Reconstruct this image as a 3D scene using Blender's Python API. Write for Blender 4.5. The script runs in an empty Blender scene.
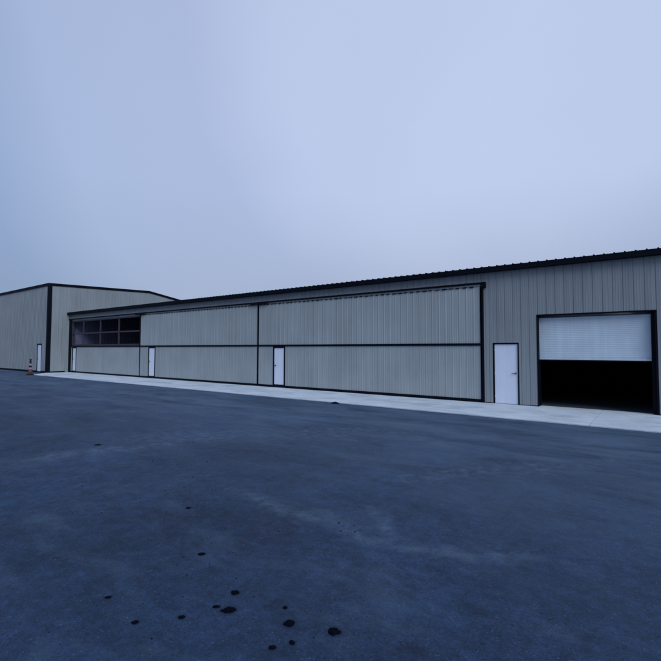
import bpy, math, random
from mathutils import Matrix, Vector, noise

random.seed(7)
scene = bpy.context.scene
COL = scene.collection

# ------------------------------------------------------------------ materials
def nmat(name):
    m = bpy.data.materials.new(name); m.use_nodes = True
    nt = m.node_tree
    return m, nt, nt.nodes['Principled BSDF']

def N(nt, kind, **kw):
    n = nt.nodes.new(kind)
    for k, v in kw.items():
        if k in n.inputs: n.inputs[k].default_value = v
        else: setattr(n, k, v)
    return n

def L(nt, a, b): nt.links.new(a, b)

def noise_tex(nt, vec, scale, detail=4, rough=.55, dist=0.0):
    n = nt.nodes.new('ShaderNodeTexNoise')
    n.inputs['Scale'].default_value = scale; n.inputs['Detail'].default_value = detail
    n.inputs['Roughness'].default_value = rough; n.inputs['Distortion'].default_value = dist
    L(nt, vec, n.inputs['Vector'])
    return n.outputs['Fac']

def maprange(nt, v, a, b, c, d):
    n = nt.nodes.new('ShaderNodeMapRange')
    for i, x in zip(('From Min', 'From Max', 'To Min', 'To Max'), (a, b, c, d)):
        n.inputs[i].default_value = x
    L(nt, v, n.inputs['Value'])
    return n.outputs['Result']

def math_(nt, op, a, b=None):
    n = nt.nodes.new('ShaderNodeMath'); n.operation = op
    for i, x in enumerate((a, b)):
        if x is None: continue
        if isinstance(x, (int, float)): n.inputs[i].default_value = x
        else: L(nt, x, n.inputs[i])
    return n.outputs[0]

def mixc(nt, fac, a, b, blend='MIX'):
    n = nt.nodes.new('ShaderNodeMix'); n.data_type = 'RGBA'; n.blend_type = blend
    for s, x in (('Factor', fac), ('A', a), ('B', b)):
        k = {'Factor': 0, 'A': 6, 'B': 7}[s]
        if isinstance(x, (int, float)): n.inputs[k].default_value = x
        elif isinstance(x, tuple): n.inputs[k].default_value = (*x, 1)
        else: L(nt, x, n.inputs[k])
    return n.outputs[2]

def geo_pos(nt, scale=(1, 1, 1)):
    g = nt.nodes.new('ShaderNodeNewGeometry')
    mp = nt.nodes.new('ShaderNodeMapping'); mp.inputs['Scale'].default_value = scale
    L(nt, g.outputs['Position'], mp.inputs['Vector'])
    return mp.outputs['Vector']

def surf(name, col, rough=.5, var=.08, scale=1.5, spec=.5, metallic=0, streak=0.0, bump=0.0, bscale=60, sheets=0.0):
    """plain painted / bare surface with mottling and optional vertical weather streaks"""
    m, nt, b = nmat(name)
    p = geo_pos(nt)
    f = noise_tex(nt, p, scale, 5)
    fac = maprange(nt, f, .3, .7, 1 - var, 1 + var)
    if streak:
        ps = geo_pos(nt, (9, 9, .35))
        s = maprange(nt, noise_tex(nt, ps, 1.0, 4), .35, .7, 1 + streak * .4, 1 - streak)
        fac = math_(nt, 'MULTIPLY', fac, s)
    if sheets:      # each rolled sheet (three ribs wide) is a slightly different batch
        sp = nt.nodes.new('ShaderNodeSeparateXYZ'); L(nt, p, sp.inputs[0])
        cell = math_(nt, 'FLOOR', math_(nt, 'MULTIPLY', math_(nt, 'ADD', sp.outputs[0], sp.outputs[1]), 1 / .81))
        wn = nt.nodes.new('ShaderNodeTexWhiteNoise'); wn.noise_dimensions = '1D'; L(nt, cell, wn.inputs['W'])
        fac = math_(nt, 'MULTIPLY', fac, maprange(nt, wn.outputs['Value'], 0, 1, 1 - sheets, 1 + sheets))
    v = nt.nodes.new('ShaderNodeVectorMath'); v.operation = 'SCALE'
    v.inputs[0].default_value = col; L(nt, fac, v.inputs['Scale'])
    L(nt, v.outputs[0], b.inputs['Base Color'])
    r = maprange(nt, noise_tex(nt, p, scale * 3, 4), .3, .7, rough - .06, rough + .06)
    L(nt, r, b.inputs['Roughness'])
    b.inputs['Specular IOR Level'].default_value = spec
    b.inputs['Metallic'].default_value = metallic
    if bump:
        bn = nt.nodes.new('ShaderNodeBump'); bn.inputs['Strength'].default_value = bump
        bn.inputs['Distance'].default_value = .01
        L(nt, noise_tex(nt, p, bscale, 4), bn.inputs['Height'])
        L(nt, bn.outputs[0], b.inputs['Normal'])
    return m

SIDING = (.226, .246, .258)
M = dict(
    siding=surf('grey_green_siding_paint', SIDING, .50, .07, .5, .4, streak=.11, bump=.35, bscale=1.6, sheets=.04),
    panel=surf('grey_green_door_sheet', (.300, .323, .328), .50, .07, .6, .4, streak=.10, bump=.35, bscale=1.6, sheets=.03),
    trim=surf('black_trim_paint', (.003, .004, .008), .6, .15, 2, .08),
    roof=surf('dark_roof_paint', (.004, .005, .009), .6, .15, 1, .08),
    white=surf('white_door_paint', (.66, .69, .78), .45, .03, 2, .4, streak=.03),
    roll=surf('white_roller_paint', (.50, .57, .63), .45, .05, 2, .4, streak=.07),
    primer=surf('red_oxide_primer_steel', (.046, .036, .046), .6, .2, 4, .3),
    dark_in=surf('shade_dark_lining', (.015, .014, .020), .9, .2, 1, .1),  # near-black: shade of the unlit interior put into the colour
    pale_in=surf('lit_pale_liner_sheet', (.19, .20, .31), .7, .1, 1, .3),  # made paler than the lining: daylight through the opening put into the colour
    steel=surf('galvanised_steel', (.35, .36, .38), .4, .1, 8, .5, .8),
    hw=surf('dull_brass_hardware', (.13, .12, .13), .4, .1, 8, .5, .6),
    rubber=surf('black_rubber', (.014, .014, .016), .85, .2, 8, .2),
    orange=surf('faded_red_orange_plastic', (.17, .080, .086), .6, .12, 6, .3),
    band=surf('white_reflective_band', (.27, .22, .26), .5, .06, 9, .5),
    clod=surf('black_tarry_lump', (.003, .004, .008), .95, .4, 60, .02, bump=.5, bscale=180),
    floor_in=surf('shade_dark_floor_concrete', (.045, .05, .06), .85, .15, .8, .2),  # slab colour darkened to stand for the shade inside the bays
)

def seg_mask(nt, pos, a, b, w, soft):
    """1 near the ground segment a-b, 0 away from it (a dusty wear trail)"""
    sep = nt.nodes.new('ShaderNodeSeparateXYZ'); L(nt, pos, sep.inputs[0])
    ax, ay = a; bx, by = b
    dx, dy = bx - ax, by - ay; ln = math.hypot(dx, dy); ux, uy = dx / ln, dy / ln
    t = math_(nt, 'ADD', math_(nt, 'MULTIPLY', sep.outputs[0], ux), math_(nt, 'ADD', math_(nt, 'MULTIPLY', sep.outputs[1], uy), -(ax * ux + ay * uy)))
    d = math_(nt, 'ADD', math_(nt, 'MULTIPLY', sep.outputs[0], -uy), math_(nt, 'ADD', math_(nt, 'MULTIPLY', sep.outputs[1], ux), ax * uy - ay * ux))
    d = math_(nt, 'ABSOLUTE', d)
    m1 = maprange(nt, d, w, w + soft, 1, 0)
    m2 = maprange(nt, t, -soft * 2, soft, 0, 1); m3 = maprange(nt, t, ln - soft, ln + soft * 2, 1, 0)
    return math_(nt, 'MULTIPLY', m1, math_(nt, 'MULTIPLY', m2, m3))

G = -.03                                                   # asphalt level; slab top is z = 0
LUMPS = [(-1.79, -13.635, .04), (-2.56, -13.905, .042), (-2.70, -13.72, .03), (-2.665, -13.93, .02), (-2.10, -13.75, .036), (-2.02, -14.0, .022),
         (-1.95, -13.89, .02), (-2.25, -13.63, .016), (-3.45, -13.47, .028), (-3.43, -14.35, .02), (-2.97, -14.39, .022), (-2.76, -14.16, .022), (-4.57, -12.82, .03), (-8.99, -11.8, .06)]
def asphalt():
    m, nt, b = nmat('worn_asphalt')
    p = geo_pos(nt)
    dn = nt.nodes.new('ShaderNodeTexNoise'); dn.inputs['Scale'].default_value = .9; dn.inputs['Detail'].default_value = 3
    L(nt, p, dn.inputs['Vector'])
    ds = nt.nodes.new('ShaderNodeVectorMath'); ds.operation = 'MULTIPLY_ADD'
    ds.inputs[1].default_value = (.9, .9, 0); L(nt, dn.outputs['Color'], ds.inputs[0]); L(nt, p, ds.inputs[2])
    ds2 = nt.nodes.new('ShaderNodeVectorMath'); ds2.operation = 'SUBTRACT'
    ds2.inputs[1].default_value = (.45, .45, 0); L(nt, ds.outputs[0], ds2.inputs[0])
    wp = ds2.outputs[0]
    fine = nt.nodes.new('ShaderNodeTexNoise'); fine.inputs['Scale'].default_value = 28; fine.inputs['Detail'].default_value = 3; L(nt, p, fine.inputs['Vector'])
    big = maprange(nt, noise_tex(nt, p, .33, 6, .62, .6), .32, .68, .60, 1.36)
    mid = maprange(nt, noise_tex(nt, p, 3.2, 8, .72, .5), .32, .68, .68, 1.34)
    grain = maprange(nt, noise_tex(nt, p, 60, 4, .7), .3, .7, .66, 1.36)
    v = nt.nodes.new('ShaderNodeTexVoronoi'); v.inputs['Scale'].default_value = 115; L(nt, p, v.inputs['Vector'])
    sepc = nt.nodes.new('ShaderNodeSeparateColor'); L(nt, v.outputs['Color'], sepc.inputs[0])
    agg = maprange(nt, sepc.outputs[0], 0, 1, .82, 1.18)
    pale = maprange(nt, sepc.outputs[1], .990, .994, 0, 1)
    holes = maprange(nt, noise_tex(nt, p, 22, 3, .6), .62, .72, 1, .45)
    frk = maprange(nt, noise_tex(nt, p, 11, 6, .75, .3), .35, .65, .70, 1.28)
    clus = maprange(nt, noise_tex(nt, p, 1.3, 4, .6), .45, .65, 0, 1)
    pits = maprange(nt, math_(nt, 'MULTIPLY', clus, maprange(nt, noise_tex(nt, p, 30, 3, .6), .55, .66, 0, 1)), 0, 1, 1, .5)
    holes = math_(nt, 'MULTIPLY', math_(nt, 'MULTIPLY', holes, pits), frk)
    k = math_(nt, 'MULTIPLY', math_(nt, 'MULTIPLY', big, mid), math_(nt, 'MULTIPLY', grain, agg))
    k = math_(nt, 'MULTIPLY', k, holes)
    sc = nt.nodes.new('ShaderNodeVectorMath'); sc.operation = 'SCALE'
    # patches of two slightly different tones (bluish / faintly purple)
    hue = maprange(nt, noise_tex(nt, p, .8, 4, .6, .5), .4, .65, 0, 1)
    base = mixc(nt, hue, (.0138, .0312, .0675), (.0175, .0300, .0660))
    L(nt, base, sc.inputs[0]); L(nt, k, sc.inputs['Scale'])
    col = sc.outputs[0]
    # dusty trails of tyre wear, long irregular dusty drifts, and far-field sheen
    dn1 = maprange(nt, noise_tex(nt, geo_pos(nt, (.55, 1.3, 1)), 1.2, 7, .68, .6), .50, .74, 0, .45)
    brk = maprange(nt, noise_tex(nt, p, 5, 5, .7), .30, .62, 0, 1)
    trails = None
    for a, c, w, s in (((-4.6, -12.1), (-2.4, -12.2), .05, .25), ((-2.45, -12.25), (-1.0, -11.8), .04, .22),
                       ((-8.8, -13.2), (-7.9, -10.2), .1, .6), ((-9.0, -10.9), (-3.4, -5.2), .3, 1.0),
                       ((-2.7, -11.5), (-2.1, -12.1), .03, .2),
                       ((-14, -9.5), (-6.0, -4.4), .2, .8), ((-3.2, -10.2), (-.2, -6.5), .15, .7)):
        s_ = seg_mask(nt, wp, a, c, w, s)
        trails = s_ if trails is None else math_(nt, 'MAXIMUM', trails, s_)
    tr = math_(nt, 'MULTIPLY', math_(nt, 'MULTIPLY', trails, brk), .72)
    sepp = nt.nodes.new('ShaderNodeSeparateXYZ'); L(nt, p, sepp.inputs[0])
    worn_sheen = math_(nt, 'MULTIPLY', maprange(nt, sepp.outputs[1], -13, -6, .05, 1.0), maprange(nt, noise_tex(nt, geo_pos(nt, (.35, 1.0, 1)), 1.1, 7, .68, .5), .36, .66, .2, 1.0))  # paler towards the building: grazing sheen painted in along with dusty wear
    dust_sheen = math_(nt, 'MAXIMUM', math_(nt, 'MAXIMUM', dn1, worn_sheen), tr)
    dust_sheen = math_(nt, 'MULTIPLY', dust_sheen, agg)
    col = mixc(nt, dust_sheen, col, (.068, .106, .160))
    col = mixc(nt, math_(nt, 'MULTIPLY', pale, .25), col, (.17, .21, .26))
    # soaked-in soft dark stains round the tarry lumps
    halo = None
    for (qx, qy, qr) in LUMPS:
        d_ = nt.nodes.new('ShaderNodeVectorMath'); d_.operation = 'DISTANCE'; d_.inputs[1].default_value = (qx, qy, G)
        wob_ = nt.nodes.new('ShaderNodeVectorMath'); wob_.operation = 'MULTIPLY_ADD'; wob_.inputs[1].default_value = (.05, .05, 0)
        L(nt, fine.outputs['Color'], wob_.inputs[0]); L(nt, p, wob_.inputs[2])
        sb_ = nt.nodes.new('ShaderNodeVectorMath'); sb_.operation = 'SUBTRACT'; sb_.inputs[1].default_value = (.025, .025, 0)
        L(nt, wob_.outputs[0], sb_.inputs[0]); L(nt, sb_.outputs[0], d_.inputs[0])
        m_ = maprange(nt, d_.outputs['Value'], qr * .8, qr * 2.0, .8, 0)
        halo = m_ if halo is None else math_(nt, 'MAXIMUM', halo, m_)
    col = mixc(nt, halo, col, (.006, .012, .026))
    L(nt, col, b.inputs['Base Color'])
    b.inputs['Roughness'].default_value = .72
    b.inputs['Specular IOR Level'].default_value = .22
    bn = nt.nodes.new('ShaderNodeBump'); bn.inputs['Strength'].default_value = .7; bn.inputs['Distance'].default_value = .006
    h = math_(nt, 'ADD', math_(nt, 'MULTIPLY', v.outputs['Distance'], -.5), math_(nt, 'ADD', noise_tex(nt, p, 40, 4, .7), math_(nt, 'MULTIPLY', noise_tex(nt, p, 3, 4), 2.0)))
    L(nt, h, bn.inputs['Height']); L(nt, bn.outputs[0], b.inputs['Normal'])
    return m

def concrete():
    m, nt, b = nmat('pale_apron_concrete')
    p = geo_pos(nt)
    f = maprange(nt, noise_tex(nt, p, .8, 6, .65), .3, .7, .82, 1.13)
    g = maprange(nt, noise_tex(nt, p, 35, 4, .7), .3, .7, .92, 1.08)
    # faint broom finish, across the strip
    br = maprange(nt, noise_tex(nt, geo_pos(nt, (60, 1.2, 1)), 1, 3), .3, .7, .95, 1.05)
    k = math_(nt, 'MULTIPLY', math_(nt, 'MULTIPLY', f, g), br)
    st = maprange(nt, noise_tex(nt, geo_pos(nt, (.5, 1.4, 1)), 1.0, 5, .6, .8), .52, .70, 1, .70)
    k = math_(nt, 'MULTIPLY', k, st)
    sc = nt.nodes.new('ShaderNodeVectorMath'); sc.operation = 'SCALE'
    sc.inputs[0].default_value = (.50, .54, .58); L(nt, k, sc.inputs['Scale'])
    L(nt, sc.outputs[0], b.inputs['Base Color'])
    b.inputs['Roughness'].default_value = .85; b.inputs['Specular IOR Level'].default_value = .25
    bn = nt.nodes.new('ShaderNodeBump'); bn.inputs['Strength'].default_value = .25; bn.inputs['Distance'].default_value = .004
    L(nt, noise_tex(nt, p, 45, 4, .7), bn.inputs['Height']); L(nt, bn.outputs[0], b.inputs['Normal'])
    return m

M['asphalt'] = asphalt(); M['concrete'] = concrete()

# ------------------------------------------------------------------ mesh builder
class MB:
    def __init__(s): s.v = []; s.f = []; s.sm = []
    def quad(s, a, b, c, d):
        i = len(s.v); s.v += [a, b, c, d]; s.f.append((i, i + 1, i + 2, i + 3)); s.sm.append(False)
    def box(s, x0, x1, y0, y1, z0, z1):
        i = len(s.v)
        s.v += [(x, y, z) for z in (z0, z1) for y in (y0, y1) for x in (x0, x1)]
        for f in ((0, 2, 3, 1), (4, 5, 7, 6), (0, 1, 5, 4), (2, 6, 7, 3), (0, 4, 6, 2), (1, 3, 7, 5)):
            s.f.append(tuple(i + k for k in f)); s.sm.append(False)
        return s
    def prism(s, poly, z0, z1, fn=None):
        """closed prism over a CCW polygon in (a,b); fn maps (a,b,h) to world"""
        fn = fn or (lambda a, b, h: (a, b, h)); n = len(poly); i = len(s.v)
        s.v += [fn(a, b, z0) for a, b in poly] + [fn(a, b, z1) for a, b in poly]
        s.f.append(tuple(range(i + n - 1, i - 1, -1))); s.f.append(tuple(range(i + n, i + 2 * n)))
        s.sm += [False, False]
        for k in range(n):
            j = (k + 1) % n; s.f.append((i + k, i + j, i + n + j, i + n + k)); s.sm.append(False)
        return s
    def lathe(s, prof, cx, cy, n=24):
        i = len(s.v); m = len(prof)
        for r, z in prof:
            s.v += [(cx + r * math.cos(2 * math.pi * k / n), cy + r * math.sin(2 * math.pi * k / n), z) for k in range(n)]
        for a in range(m - 1):
            for k in range(n):
                j = (k + 1) % n
                s.f.append((i + a * n + k, i + a * n + j, i + (a + 1) * n + j, i + (a + 1) * n + k)); s.sm.append(True)
        s.f.append(tuple(i + k for k in range(n - 1, -1, -1))); s.f.append(tuple(i + (m - 1) * n + k for k in range(n)))
        s.sm += [False, False]
        return s
    def tube(s, a, b, r, n=12):
        a, b = Vector(a), Vector(b); d = (b - a).normalized()
        u = d.orthogonal().normalized(); w = d.cross(u); i = len(s.v)
        for c in (a, b):
            s.v += [tuple(c + (u * math.cos(2 * math.pi * k / n) + w * math.sin(2 * math.pi * k / n)) * r) for k in range(n)]
        for k in range(n):
            j = (k + 1) % n; s.f.append((i + k, i + j, i + n + j, i + n + k)); s.sm.append(True)
        s.f.append(tuple(i + k for k in range(n - 1, -1, -1))); s.f.append(tuple(i + n + k for k in range(n)))
        s.sm += [False, False]
        return s
    def ribbed(s, u0, u1, bot, top, fn, phase=.04, pitch=.27, h=.021, minor=.003, groove=False):
        """rib-rolled sheet: u along the wall, bot/top give the heights at u, fn maps (u, out, z) to world"""
        pts = []
        k0 = int(math.floor((u0 - phase) / pitch)) - 1; k1 = int(math.ceil((u1 - phase) / pitch)) + 1
        for k in range(k0, k1 + 1):
            c = phase + k * pitch
            pts += [(c - .017, 0), (c - .009, h), (c + .009, h), (c + .017, 0)] if groove else [(c - .030, 0), (c - .012, h), (c + .012, h), (c + .030, 0)]
            for q in (.36, .64):
                e = c + pitch * q
                pts += [(e - .012, 0), (e - .006, minor), (e + .006, minor), (e + .012, 0)]
        out = []
        for (a, ha), (b, hb) in zip(pts, pts[1:]):
            if b <= u0 or a >= u1: continue
            if a < u0: ha = ha + (hb - ha) * (u0 - a) / (b - a); a = u0
            if b > u1: hb = ha + (hb - ha) * (u1 - a) / (b - a); b = u1
            if not out: out.append((a, ha))
            out.append((b, hb))
        i = len(s.v); n = len(out)
        s.v += [fn(u, o, bot(u)) for u, o in out] + [fn(u, o, top(u)) for u, o in out]
        for k in range(n - 1):
            s.f.append((i + k, i + k + 1, i + n + k + 1, i + n + k)); s.sm.append(False)
        return s
    def build(s, name, mat, parent=None, bevel=0):
        me = bpy.data.meshes.new(name); me.from_pydata(s.v, [], s.f); me.validate()
        me.polygons.foreach_set('use_smooth', s.sm[:len(me.polygons)]) if len(s.sm) == len(me.polygons) else None
        me.materials.append(M[mat]); me.update()
        o = bpy.data.objects.new(name, me); COL.objects.link(o)
        if parent is not None:
            o.parent = parent; o.matrix_parent_inverse = world_of(parent).inverted()
        if bevel:
            b = o.modifiers.new('bevel', 'BEVEL'); b.width = bevel; b.segments = 2; b.limit_method = 'ANGLE'
        return o

def world_of(o):
    m = o.matrix_basis.copy()
    if o.parent: m = world_of(o.parent) @ o.matrix_parent_inverse @ m
    return m

def tag(o, label=None, cat=None, group=None, kind=None):
    for k, v in (('label', label), ('category', cat), ('group', group), ('kind', kind)):
        if v: o[k] = v
    return o

def empty(name, loc=(0, 0, 0)):
    o = bpy.data.objects.new(name, None); o.location = loc; COL.objects.link(o); return o

const = lambda z: (lambda u: z)
def front(y): return lambda u, o, z: (u, y - o, z)       # a sheet that faces the yard (-y)

# ------------------------------------------------------------------ setting
G = -.03                                                   # asphalt level; slab top is z = 0
g = MB(); g.quad((-1500, -1500, G), (1500, -1500, G), (1500, 1500, G), (-1500, 1500, G))
tag(g.build('ground', 'asphalt'), kind='structure')

# apron slab: cast in bays with tooled joints
a = MB()
xs = [-33.6, -29.0, -24.4, -19.8, -15.2, -10.6, -6.0, -1.4, 3.2, 7.8]
edge = lambda x: -3.24 + .025 * noise.noise(Vector((x * .7, 3, 0))) + .015 * noise.noise(Vector((x * 3.1, 9, 0)))
a.prism([(-38.9, -1.62), (-38.5, -2.1), (-37.3, -3.0)] + [(x, edge(x)) for x in [-36.9 + .4 * i for i in range(9)] if x < -33.61] + [(-33.61, edge(-33.6)), (-33.61, .35), (-38.9, .35)], -.2, 0)
for x0, x1 in zip(xs, xs[1:]):
    n = 12
    low = [(x0 + .006 + (x1 - x0 - .012) * i / n, edge(x0 + (x1 - x0) * i / n)) for i in range(n + 1)]
    a.prism(low + [(x1 - .006, .35), (x0 + .006, .35)], -.2, 0)
tag(a.build('concrete_apron', 'concrete', bevel=.006), kind='structure')

# loose grit: countless small stones lying on the asphalt
gr = MB()
def stone(mb, x, y, r, z):
    i = len(mb.v); rz = random.uniform(.45, .8)
    for dx, dy, dz in ((1, 0, 0), (.3, .95, 0), (-.8, .6, 0), (-.8, -.6, 0), (.3, -.95, 0)):
        j = random.uniform(.7, 1.2); mb.v.append((x + dx * r * j, y + dy * r * j, z + r * rz * random.uniform(.1, .6)))
    mb.v.append((x + r * .2, y, z + r * rz * 1.3)); mb.v.append((x, y, z - r * .3))
    for k in range(5):
        q = (k + 1) % 5
        mb.f.append((i + k, i + q, i + 5)); mb.f.append((i + q, i + k, i + 6)); mb.sm += [False, False]
for _ in range(260):
    t = random.random() ** 1.6
    y = -14.9 + 11.5 * t
    x = random.uniform(-9.5 - 12 * t, 1.5)
    if noise.noise(Vector((x * .9, y * .9, 0))) < random.uniform(-.3, .4): continue
    stone(gr, x, y, random.uniform(.0025, .0075) * (1 + .6 * t), G)
M['grit'] = surf('grit_stone', (.11, .13, .16), .85, .75, 40, .2)
tag(gr.build('loose_grit', 'grit'), 'fine loose grit and small stones scattered over the dark asphalt', 'grit', kind='stuff')

dg = MB()
for cx_, cy_, sp_, n_ in ((-5.8, -13.1, .45, 26), (-4.6, -12.8, .4, 26), (-8.9, -11.8, .9, 24), (-3.4, -13.2, .4, 22), (-3.35, -14.4, .35, 16), (-2.4, -13.7, .5, 7), (-6.9, -11.4, 1.0, 16), (-2.6, -12.4, .35, 6), (-10.5, -9.5, 1.6, 14)):
    for _ in range(n_):
        stone(dg, cx_ + random.gauss(0, sp_), cy_ + random.gauss(0, sp_), random.uniform(.003, .008) * (1.0 if cy_ < -12.5 else 1.5), G)
tag(dg.build('dark_grit', 'clod'), 'tiny dark crumbs of tar scattered in loose patches over the asphalt', 'grit', kind='stuff')

# ------------------------------------------------------------------ the long hangar row
X0, X1 = -38.93, 4.6
row = tag(empty('hangar_row', (-17, 0, 0)),
          'long low grey-green metal hangar building with folding doors, white doors and a black roof edge', 'hangar building')
HEAD = 4.17                                                # underside of the header over the folding doors
TOP = 4.80
# wall: ribbed sheet over a solid core
w = MB()
XD0, XD1 = -4.70, -3.81       # personnel door (outside of its frame)
XG0, XG1 = -3.21, 0.03        # roller door opening
GZ, DZ = 3.07, 2.16
pieces = [(X0, -5.02, HEAD, TOP), (-5.02, XD0, 0, TOP), (XD0, XD1, DZ, TOP), (XD1, XG0, 0, TOP), (XG0, XG1, GZ, TOP), (XG1, X1, 0, TOP)]
for x0, x1, z0, z1 in pieces:
    w.ribbed(x0, x1, const(z0 if z0 else .015), const(z1), front(-.022), h=-.013, groove=True)
    w.box(x0, x1, .004, .16, z0, z1)
w.build('wall', 'siding', row)
# end wall, back wall and lining
e = MB(); e.box(X1 - .16, X1 - .004, .165, 14, 0, 4.75); e.ribbed(0, 14, const(0), const(4.75), lambda u, o, z: (X1 + o, u, z))
e.box(X0 + .3, X1 - .2, 14.0, 14.16, 0, 4.75)
e.build('wall', 'siding', row)
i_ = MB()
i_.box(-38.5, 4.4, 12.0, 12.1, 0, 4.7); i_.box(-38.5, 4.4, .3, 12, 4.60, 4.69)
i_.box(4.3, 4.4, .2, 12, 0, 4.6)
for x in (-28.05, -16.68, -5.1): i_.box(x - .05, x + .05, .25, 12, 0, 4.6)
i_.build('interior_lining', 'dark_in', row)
p_ = MB(); p_.ribbed(.3, 12, const(0), const(4.6), lambda u, o, z: (-38.78 + o, u, z)); p_.box(-38.9, -38.785, .3, 12, 0, 4.6)
tag(p_.build('interior_side_wall', 'pale_in', row), 'pale inner end wall seen through the open door panel')
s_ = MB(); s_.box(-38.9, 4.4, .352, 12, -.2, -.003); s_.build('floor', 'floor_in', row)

# roof: dark ribbed sheets falling to the yard; rib ends show along the eave
r = MB()
EY, EZ = -.25, 4.885; RY, RZ = 7.0, 5.46
def slope(y): return EZ + (RZ - EZ) * (y - EY) / (RY - EY)
def roof_sheet(ya, za, yb, zb):
    up = Vector((0, -(zb - za), yb - ya)).normalized()
    if up.z < 0: up = -up
    mb = MB().ribbed(X0, X1 + .2, const(0), const(1), lambda u, o, t: (u, ya + (yb - ya) * t + up.y * o, za + (zb - za) * t + up.z * o), phase=-.14, h=.028, minor=.005)
    return mb
for ya, za, yb, zb in ((EY, EZ, RY, RZ), (RY, RZ, 14.3, 4.86)):
    q = roof_sheet(ya, za, yb, zb); n0 = len(r.v)
    r.v += q.v; r.f += [tuple(k + n0 for k in f) for f in q.f]; r.sm += q.sm
r.prism([(EY + .01, EZ - .05), (RY, RZ - .05), (RY, RZ - .004), (EY + .01, EZ - .004)], X0, X1 + .19, lambda a, b, h: (h, a, b))
r.prism([(RY, RZ - .05), (14.29, 4.81), (14.29, 4.856), (RY, RZ - .004)], X0, X1 + .19, lambda a, b, h: (h, a, b))
# little closures under each rib end give the eave its toothed outline
k = int((X0 + .14) / .27)
x = -.14 + math.ceil((X0 + .14) / .27) * .27
while x < X1 + .15:
    r.prism([(x - .028, EZ - .01), (x + .028, EZ - .01), (x + .013, EZ + .026), (x - .013, EZ + .026)], EY - .012, EY + .05, lambda a, b, h: (a, h, b)); x += .27
r.build('roof', 'roof', row)
t = MB(); t.box(X0 + .02, X1 + .2, EY - .008, EY + .012, 4.71, EZ - .004); t.box(X0 + .02, X1 + .2, EY + .012, -.03, 4.71, 4.725)
t.build('eave_trim', 'trim', row)

# header bar over the folding doors, in front of the wall
h = MB(); h.box(-38.9, -4.90, -.135, -.03, 4.312, 4.372); h.box(-5.04, -4.90, -.135, -.03, 4.16, 4.311)
h.build('door_header', 'trim', row, bevel=.008)
for x0, x1 in ((-17.2, -15.9), (-28.6, -27.4)):
    q = MB(); q.box(x0, x1, -.17, -.136, 4.24, 4.37); q.build('lift_bracket', 'trim', row, bevel=.006)

# black corner jambs beside the folding doors
q = MB(); q.box(-38.92, -38.45, -.07, .06, 0, 4.28); q.build('door_jamb', 'trim', row)
q = MB(); q.box(-5.105, -5.00, -.085, -.029, 0, 4.159); q.build('door_jamb', 'trim', row)

SEAM = 2.10
PY = -.055                                                 # plane of the door sheets
doors = [(-38.43, -28.06, -38.19, -37.47, True), (-27.99, -16.70, -26.98, -26.16, False), (-16.60, -5.115, -15.56, -14.74, False)]
dlab = ['folding door with its upper half unsheeted, bare steel framing over grey lower sheet',
        'middle folding door fully sheeted in grey-green',
        'widest folding door, nearest the white door at the right']
for (dx0, dx1, wx0, wx1, bare), lab in zip(doors, dlab):
    # frame of the door: solid dark surround behind the sheets, as separate members in one steel frame
    fr = MB()
    fr.box(dx0, dx1, PY + .092, PY + .17, .03, .13)
    for x in (dx0, dx1 - .08): fr.box(x, x + .08, PY + .092, PY + .17, .13, HEAD + .02)
    d = tag(fr.build('bifold_door', 'primer', row), lab)
    # lower sheet, cut round the small door
    zb, zt = .115, SEAM - .045
    for x0, x1, z0, z1 in ((dx0, wx0, zb, zt), (wx1, dx1, zb, zt)):
        lo = MB(); lo.ribbed(x0, x1, const(z0), const(z1), front(PY), h=.006); lo.box(x0, x1, PY + .004, PY + .09, z0, z1)
        lo.build('lower_panel', 'panel', d)
    if not bare:
        up = MB(); up.ribbed(dx0, dx1, const(SEAM + .045), const(4.306), front(PY), h=.009); up.box(dx0, dx1, PY + .004, PY + .09, SEAM + .045, 4.306)
        up.build('upper_panel', 'panel', d)
        # dark dashes painting the shadow below the header bar, on one thin carrier strip
        fl = MB(); fl.box(dx0 + .02, dx1 - .02, PY - .020, PY - .0145, 4.222, 4.230); xx = dx0 + .04
        while xx < dx1 - .24:
            ll = random.uniform(.13, .2); fl.box(xx, xx + ll, PY - .034, PY - .0205, 4.205 + random.uniform(-.008, .004), 4.237); xx += .27
        fl.build('shadow_dashes', 'trim', d)
    else:
        up = MB()
        y0, y1 = PY + .02, PY + .10
        x0, x1 = dx0, dx1
        up.box(x0 + .03, x1, y0, y1, SEAM + .045, SEAM + .17)
        up.box(x0 + .03, x1, y0, y1, 4.10, 4.2)
        for i, x in enumerate((-38.38, -36.49, -33.71, -30.98)): up.box(x - .045, x + .045, y0, y1, SEAM + .17, 4.10)
        for xa, xb in ((-36.44, -33.755), (-33.665, -31.025), (-30.935, -28.1)): up.box(xa, xb, y0, y1, 3.10, 3.20)
        up.box(-38.33, -36.54, y0, y1, 3.10, 3.20)
        tag(up.build('open_frame', 'primer', d), 'bare steel upper frame with no sheets')
        q = MB(); q.box(dx1 - .05, dx1 + .03, PY - .02, PY + .1, SEAM + .045, 4.26); q.build('edge_trim', 'trim', d)
    sm = MB(); sm.box(dx0, dx1, PY - .04, PY + .09, SEAM - .043, SEAM + .043); sm.build('seam_trim', 'trim', d, bevel=.006)
    for x0, x1 in ((dx0, wx0 - .005), (wx1 + .005, dx1)):
        bt = MB(); bt.box(x0, x1, PY - .034, PY + .09, .018, .113); bt.build('bottom_seal', 'trim', d, bevel=.006)
    # side strips along the joints between neighbouring doors
    for z0, z1 in ((.02, SEAM - .05), (SEAM + .05, 4.23)):
        if bare and z0 > 1: continue
        sd = MB(); sd.box(dx1 + .002, dx1 + .045, PY - .03, PY + .05, z0, z1); sd.build('edge_strip', 'trim', d)

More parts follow.
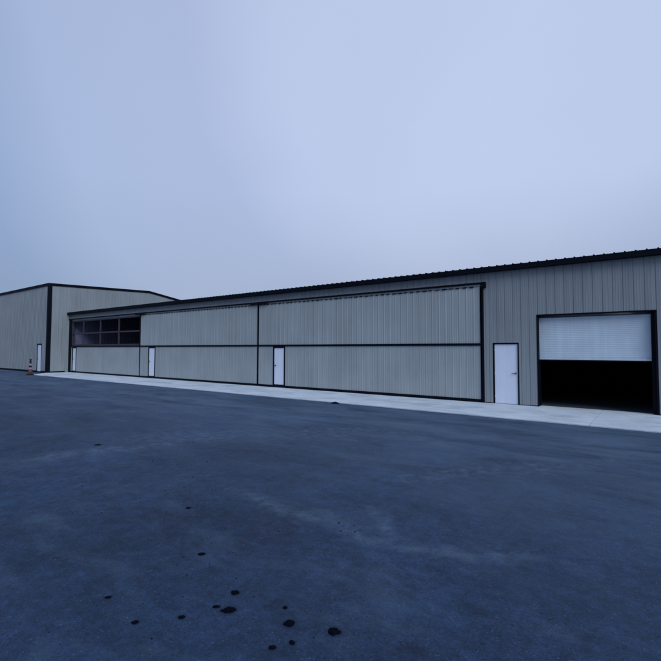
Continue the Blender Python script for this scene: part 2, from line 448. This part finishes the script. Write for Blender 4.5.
def lever(mb, x, y, z, s):
    mb.tube((x, y, z), (x, y - .012, z), .034, 18); mb.tube((x, y - .012, z), (x, y - .05, z), .011, 12)
    mb.tube((x - s * .012, y - .05, z), (x + s * .12, y - .05, z), .0105, 12)

def walk_door(parent, x0, x1, z0, z1, y, hinge_left, bottom_gap=.0, fw=.055, lab=None):
    lf = MB(); lf.box(x0 + fw, x1 - fw, y, y + .045, z0 + bottom_gap, z1 - fw)
    o = lf.build('walk_door', 'white', parent, bevel=.003)
    if lab: tag(o, lab)
    f = MB()
    f.box(x0, x0 + fw - .004, y - .035, y + .08, z0, z1); f.box(x1 - fw + .004, x1, y - .035, y + .08, z0, z1)
    f.box(x0 + fw - .004, x1 - fw + .004, y - .035, y + .08, z1 - fw + .004, z1)
    f.build('door_frame', 'trim', o, bevel=.003)
    th = MB(); th.box(x0 + fw - .002, x1 - fw + .002, y - .03, y + .08, z0 - .0, z0 + max(bottom_gap - .003, .012))
    th.build('threshold', 'trim' if bottom_gap > .03 else 'steel', o)
    hd = MB(); s = -1 if hinge_left else 1
    hx = (x1 - fw - .075) if hinge_left else (x0 + fw + .075)
    lever(hd, hx, y, z0 + 1.08, s)
    hd.build('handle', 'hw', o)
    bx = x0 + fw if hinge_left else x1 - fw
    for zz in (.22, 1.05, 1.88): MB().tube((bx, y - .006, z0 + zz - .055), (bx, y - .006, z0 + zz + .055), .008, 10).build('hinge', 'steel', o)
    return o

walk_door(row, XD0, XD1, 0.004, DZ, .02, True, lab='white steel door in the wall beside the roller door')
for (dx0, dx1, wx0, wx1, bare), lab in zip(doors, ('small white door below the unsheeted upper frame', 'small white door in the middle folding door', 'small white door in the widest folding door')):
    walk_door(row, wx0 + .003, wx1 - .003, .02, SEAM - .052, PY + .01, False, bottom_gap=.13, fw=.07, lab=lab)

# roller door: slatted white curtain half raised, black frame, guides, bottom bar
sl = MB(); pts = []
zb, zt = 1.66, 3.02; ph = .058; n = int((zt - zb) / ph)
for i in range(n):
    z = zb + i * ph
    pts += [(0, z), (.002, z + .004), (.0045, z + .016), (.005, z + .029), (.0045, z + .042), (.002, z + .054)]
pts.append((0, zb + n * ph))
cx0, cx1, cy = XG0 + .02, XG1 - .13, .17
i0 = len(sl.v)
sl.v += [(cx0, cy - o, z) for o, z in pts] + [(cx1, cy - o, z) for o, z in pts]
for k in range(len(pts) - 1):
    sl.f.append((k, len(pts) + k, len(pts) + k + 1, k + 1)); sl.sm.append(False)
sl.box(cx0, cx1, cy + .004, cy + .02, zb, zb + n * ph)
rd = tag(sl.build('roller_door', 'roll', row), 'white slatted roller door raised half way over a dark opening')
q = MB(); q.box(cx0, cx1, cy - .03, cy + .03, 1.585, 1.657); q.build('bottom_bar', 'roll', rd, bevel=.004)
q = MB(); q.box(cx0, cx1, cy - .025, cy + .025, 1.555, 1.583); q.build('rubber_seal', 'rubber', rd)
q = MB(); q.box(XG1 - .13, XG1 - .035, .03, .15, .004, 3.0); q.build('guide_track', 'trim', rd)
q = MB(); q.box(XG0 + .002, XG0 + .03, .19, .30, .004, 3.0); q.build('guide_track', 'trim', rd)
q = MB()
q.box(XG0 - .022, XG0 + .01, -.034, .17, .004, GZ - .005); q.box(XG1 - .033, XG1 + .022, -.034, .17, .004, GZ - .005)
q.box(XG0 - .022, XG1 + .022, -.036, .17, GZ - .003, GZ + .034)
q.build('door_frame', 'trim', rd, bevel=.003)
q = MB(); q.tube((cx0 - .02, .42, 3.2), (cx1 + .02, .42, 3.2), .2, 24); q.build('curtain_coil', 'roll', rd)
# base flashing at the foot of the wall
for x0, x1 in ((-5.0, XD0 - .003), (XD1 + .003, XG0 - .024), (XG1 + .024, X1)): MB().box(x0, x1, -.030, .003, .002, .024).build('base_trim', 'trim', row)

# ------------------------------------------------------------------ the tall hangar at the far end
HX, HY0, HY1, HXL = -38.935, -1.63, 15.0, -78.0
tall = tag(empty('tall_hangar', (-58, 5, 0)), 'taller grey metal hangar with black corner trim at the far left end', 'hangar building')
prof = [(HY0, 7.16), (7.0, 7.47), (10.2, 6.97), (HY1, 6.2)]
def gz(y):
    for (a0, z0), (b0, z1) in zip(prof, prof[1:]):
        if y <= b0: return z0 + (z1 - z0) * (y - a0) / (b0 - a0)
    return prof[-1][1]
w = MB()
HD0, HD1, HDZ = -40.95, -39.98, 2.33
for x0, x1, z0 in ((HXL, HD0, 0), (HD0, HD1, HDZ), (HD1, HX, 0)):
    w.ribbed(x0, x1 - (.0 if x1 < HX else .0), const(z0 if z0 else .02), const(7.1), front(HY0), h=.022, minor=.003)
    w.box(x0, x1 - (0 if x1 < HX else .15), HY0 + .004, HY0 + .15, z0 - (0 if z0 else .1), 7.1)
ys = [HY0, 7.0, 10.2, HY1]
for ya, yb in zip(ys, ys[1:]):
    w.ribbed(ya, yb, const(0), lambda u: gz(u) - .05, lambda u, o, z: (HX + o, u, z), phase=HY0 + .2)
w.prism([(HY0 + .005, -.1), (HY1, -.1), (HY1, 6.1), (10.2, 6.87), (7.0, 7.37), (HY0 + .005, 7.06)], HX - .15, HX - .004, lambda a, b, hh: (hh, a, b))
w.box(HXL, HX - .15, HY1 - .15, HY1, 0, 6.1); w.box(HXL, HXL + .15, HY0 + .15, HY1 - .15, 0, 6.1)
w.build('wall', 'siding', tall)
rf = MB()
rf.prism([(a0, b0) for a0, b0 in prof] + [(HY1, 6.1), (10.2, 6.87), (7.0, 7.37), (HY0, 7.06)][:], HXL, HX - .01, lambda a, b, hh: (hh, a, b))
rf.build('roof', 'roof', tall)
tr = MB()
T = .17
for (a0, z0), (b0, z1) in zip(prof, prof[1:]):
    tr.prism([(a0, z0 - T), (b0, z1 - T), (b0, z1 + .03), (a0, z0 + .03)], HX + .03, HX + .06, lambda a, b, hh: (hh, a, b))
    tr.prism([(a0, z0 + .005), (b0, z1 + .005), (b0, z1 + .03), (a0, z0 + .03)], HX - .2, HX + .03, lambda a, b, hh: (hh, a, b))
tr.build('rake_trim', 'trim', tall)
tr = MB(); tr.box(HXL, HX + .06, HY0 - .07, HY0 - .028, 6.99, 7.19); tr.box(HXL, HX - .2, HY0 - .028, HY0 + .2, 7.165, 7.19); tr.build('eave_trim', 'trim', tall)
tr = MB(); tr.box(HX - .19, HX + .045, HY0 - .045, HY0 - .028, -.02, 6.985); tr.box(HX + .028, HX + .045, HY0 - .028, HY0 + .22, -.02, 6.985); tr.build('corner_trim', 'trim', tall)
tr = MB(); tr.box(HXL, HD0 - .003, HY0 - .04, HY0 - .002, -.03, .13); tr.box(HD1 + .003, HX - .195, HY0 - .04, HY0 - .002, -.03, .13); tr.box(HX + .002, HX + .036, HY0 + .225, -.3, -.03, .10); tr.build('base_trim', 'trim', tall)
walk_door(tall, HD0 + .002, HD1 - .002, 0.0, HDZ - .002, HY0 + .02, False, bottom_gap=.08, fw=.09, lab='white steel door beside the black corner trim')

# ------------------------------------------------------------------ tall banded cone beside the tall hangar's door
CX, CY = -37.02, -3.42
cone = tag(empty('traffic_cone', (CX, CY, G)), 'tall slim red-orange traffic cone with pale bands, in front of the tall hangar corner', 'traffic cone')
q = MB(); oct_ = [(CX + .31 * math.cos(math.pi / 8 + k * math.pi / 4), CY + .31 * math.sin(math.pi / 8 + k * math.pi / 4)) for k in range(8)]
q.prism(oct_, G + .004, G + .07); q.build('base', 'rubber', cone, bevel=.012)
cr = lambda z: .19 - .125 * (z - .07) / 1.1
def cseg(z0, z1, dr=0): return MB().lathe([(cr(z0) + dr, G + z0), (cr(z1) + dr, G + z1)], CX, CY)
q = MB().lathe([(cr(.07), G + .07), (cr(1.02), G + 1.02)], CX, CY); q.build('cone_body', 'orange', cone)
for z0, z1 in ((.50, .64), (.80, .94)): cseg(z0, z1, .004).build('reflective_band', 'band', cone)
cseg(.645, .795, .003).build('dark_band', 'rubber', cone)
q = MB().lathe([(.075, G + 1.021), (.07, G + 1.22), (.05, G + 1.27), (.085, G + 1.29), (.085, G + 1.36), (.04, G + 1.38)], CX, CY); q.build('handle', 'rubber', cone)

cone.scale = (.8, .8, .86)

# ------------------------------------------------------------------ dark lumps lying on the asphalt
def clod(x, y, z, rx, ry, rot, lab, h=.13, lobes=(), seed=0):
    import bmesh
    bm = bmesh.new(); bmesh.ops.create_icosphere(bm, subdivisions=3, radius=1)
    ca, sa = math.cos(rot), math.sin(rot)
    for v in bm.verts:
        n = noise.noise(v.co * 1.6 + Vector((seed, 0, 0))) * .38 + noise.noise(v.co * 4.5 + Vector((0, seed, 3))) * .2
        c = v.co * (1 + n)
        px, py = c.x * rx, c.y * ry
        v.co = Vector((px * ca - py * sa, px * sa + py * ca, max(c.z, -.25) * min(rx, ry) * h * 2))
    for (lx, ly, lr) in lobes:
        b2 = bmesh.new(); bmesh.ops.create_icosphere(b2, subdivisions=3, radius=1)
        for v in b2.verts:
            n = noise.noise(v.co * 1.7 + Vector((seed + 5, 1, 0))) * .35
            c = v.co * (1 + n) * lr; v.co = Vector((c.x + lx, c.y + ly, max(c.z, -.25 * lr) * h * 2))
        me_ = bpy.data.meshes.new('lobe'); b2.to_mesh(me_); b2.free(); bm.from_mesh(me_); bpy.data.meshes.remove(me_)
    me = bpy.data.meshes.new('dark_lump'); bm.to_mesh(me); bm.free()
    for p in me.polygons: p.use_smooth = True
    me.materials.append(M['clod'])
    o = bpy.data.objects.new('dark_lump', me); o.location = (x, y, z + .003); COL.objects.link(o)
    tag(o, lab, 'dark lump', 'dark lumps on the asphalt')
    return o

R_ = .64                                                   # picture-right in ground axes is about 36 degrees off x
clod(-1.80, -13.64, G, .036, .036, R_, 'big two-lobed dark lump on the asphalt, rightmost of the lumps', lobes=((.03, .016, .020), (-.012, -.012, .02)), seed=1)
clod(-2.555, -13.90, G, .044, .034, R_ + .25, 'wide dark lump on the asphalt, biggest of the loose cluster of three', lobes=((-.036, -.032, .016),), seed=2)
clod(-2.70, -13.72, G, .034, .028, R_ + .1, 'oval dark lump on the asphalt, farthest out of the loose cluster of three', seed=3)
clod(-2.665, -13.93, G, .026, .017, R_, 'thin flat dark lump on the asphalt, left end of the loose cluster of three', seed=4)
clod(-2.10, -13.75, G, .034, .036, R_, 'round dark lump on the asphalt, between the cluster and the two-lobed lump', seed=5)
clod(-2.02, -14.00, G, .024, .018, R_, 'small dark lump on the asphalt, closest of all to the viewer', seed=6)
clod(-1.95, -13.89, G, .022, .016, R_ - .9, 'small slanted dark lump on the asphalt, just below the round lump', seed=7)
clod(-2.25, -13.63, G, .016, .016, R_, 'tiny dark lump on the asphalt, just above the round lump', seed=8)
clod(-3.45, -13.47, G, .034, .024, R_, 'lone dark lump on the asphalt, beyond the loose cluster of three', seed=9)
clod(-3.43, -14.35, G, .022, .016, R_, 'small dark lump on the asphalt among pale grit, farther left and out of two', seed=10)
clod(-2.97, -14.39, G, .024, .018, R_, 'small dark lump on the asphalt, left of the loose cluster and nearer', seed=11)
clod(-2.76, -14.16, G, .024, .020, R_, 'small dark lump on the asphalt, next left from the loose cluster', seed=12)
clod(-8.99, -11.80, G, .06, .04, R_, 'dark lump far out on the asphalt towards the tall hangar', seed=13)
clod(-4.57, -12.82, G, .03, .022, R_, 'faint small dark lump on the asphalt midway out on the left', seed=14)
clod(-9.26, -3.39, G, .15, .10, .1, 'flat dark clump lying against the edge of the concrete apron', h=.26, lobes=((.1, -.02, .07), (-.11, .0, .06)), seed=15)

# ------------------------------------------------------------------ sky and light
SUN_EL, SUN_AZ = math.radians(38), math.radians(114)     # azimuth clockwise from +y: soft light comes from the right, a little behind the camera
world = bpy.data.worlds.new('World'); scene.world = world; world.use_nodes = True
nt = world.node_tree; bg = nt.nodes['Background']
sky = nt.nodes.new('ShaderNodeTexSky'); sky.sky_type = 'NISHITA'; sky.sun_disc = False
sky.sun_elevation = SUN_EL; sky.sun_rotation = SUN_AZ; sky.air_density = 1.5; sky.dust_density = 2.0
tc = nt.nodes.new('ShaderNodeTexCoord')
dirv = tc.outputs['Generated']
sep = nt.nodes.new('ShaderNodeSeparateXYZ'); L(nt, dirv, sep.inputs[0])
cl = noise_tex(nt, dirv, 2.2, 6, .5, .3)
cl2 = noise_tex(nt, dirv, .9, 3, .5)
low = maprange(nt, sep.outputs[2], .0, .34, -.24, 0)
tone = math_(nt, 'ADD', math_(nt, 'ADD', low, maprange(nt, cl, .3, .7, -.025, .025)), maprange(nt, cl2, .3, .7, -.02, .02))
# the overcast is thinnest (brightest) in one broad patch of the sky to the north-east, heavier and bluer away from it
bright = nt.nodes.new('ShaderNodeVectorMath'); bright.operation = 'DOT_PRODUCT'
bright.inputs[1].default_value = Vector((-.282, .788, .549)).normalized(); L(nt, dirv, bright.inputs[0])
wob = math_(nt, 'ADD', bright.outputs['Value'], maprange(nt, noise_tex(nt, dirv, 1.7, 5, .5, .4), .3, .7, -.016, .016))
ramp = nt.nodes.new('ShaderNodeValToRGB'); L(nt, maprange(nt, wob, -1, 1, 0, 1), ramp.inputs[0])
els = ramp.color_ramp.elements
els[0].position = 0.0; els[0].color = (.30, .41, .68, 1)
els[1].position = 1.0; els[1].color = (.54, .63, .87, 1)
for pos, c in ((.60, (.30, .41, .68)), (.755, (.27, .37, .62)), (.80, (.285, .395, .64)), (.86, (.41, .51, .755)), (.933, (.435, .525, .765)), (.972, (.53, .62, .86))):
    e_ = els.new(pos); e_.color = (*c, 1)
sc = nt.nodes.new('ShaderNodeVectorMath'); sc.operation = 'SCALE'
L(nt, ramp.outputs[0], sc.inputs[0]); L(nt, math_(nt, 'MULTIPLY', math_(nt, 'ADD', tone, 1.0), 10.0), sc.inputs['Scale'])
mixed = mixc(nt, .9, sky.outputs[0], sc.outputs[0])
L(nt, mixed, bg.inputs['Color']); bg.inputs['Strength'].default_value = .1

sd = bpy.data.lights.new('sun', 'SUN'); sd.energy = 2.25; sd.angle = math.radians(35); sd.color = (.80, .90, 1.0)
so = bpy.data.objects.new('sun', sd); COL.objects.link(so)
to = Vector((math.sin(SUN_AZ) * math.cos(SUN_EL), math.cos(SUN_AZ) * math.cos(SUN_EL), math.sin(SUN_EL)))
so.rotation_euler = to.to_track_quat('Z', 'Y').to_euler()

# ------------------------------------------------------------------ camera
cd = bpy.data.cameras.new('camera'); cam = bpy.data.objects.new('camera', cd); COL.objects.link(cam)
cd.sensor_width = 36; cd.sensor_fit = 'HORIZONTAL'; cd.lens = 23.774; cd.clip_start = .05; cd.clip_end = 5000
rx = Vector((0.80222167, 0.59701825, 0.00309778)); ux = Vector((0.02420882, -0.03771326, 0.99899532)); fx = Vector((-0.59653527, 0.8013407, 0.0447075))
m = Matrix((rx, ux, -fx)).transposed().to_4x4(); m.translation = (0, -16.1, 1.88)
cam.matrix_world = m
scene.camera = cam
scene.view_settings.view_transform = 'Standard'; scene.view_settings.look = 'None'
scene.view_settings.exposure = 0; scene.view_settings.gamma = 1; scene.view_settings.use_curve_mapping = False
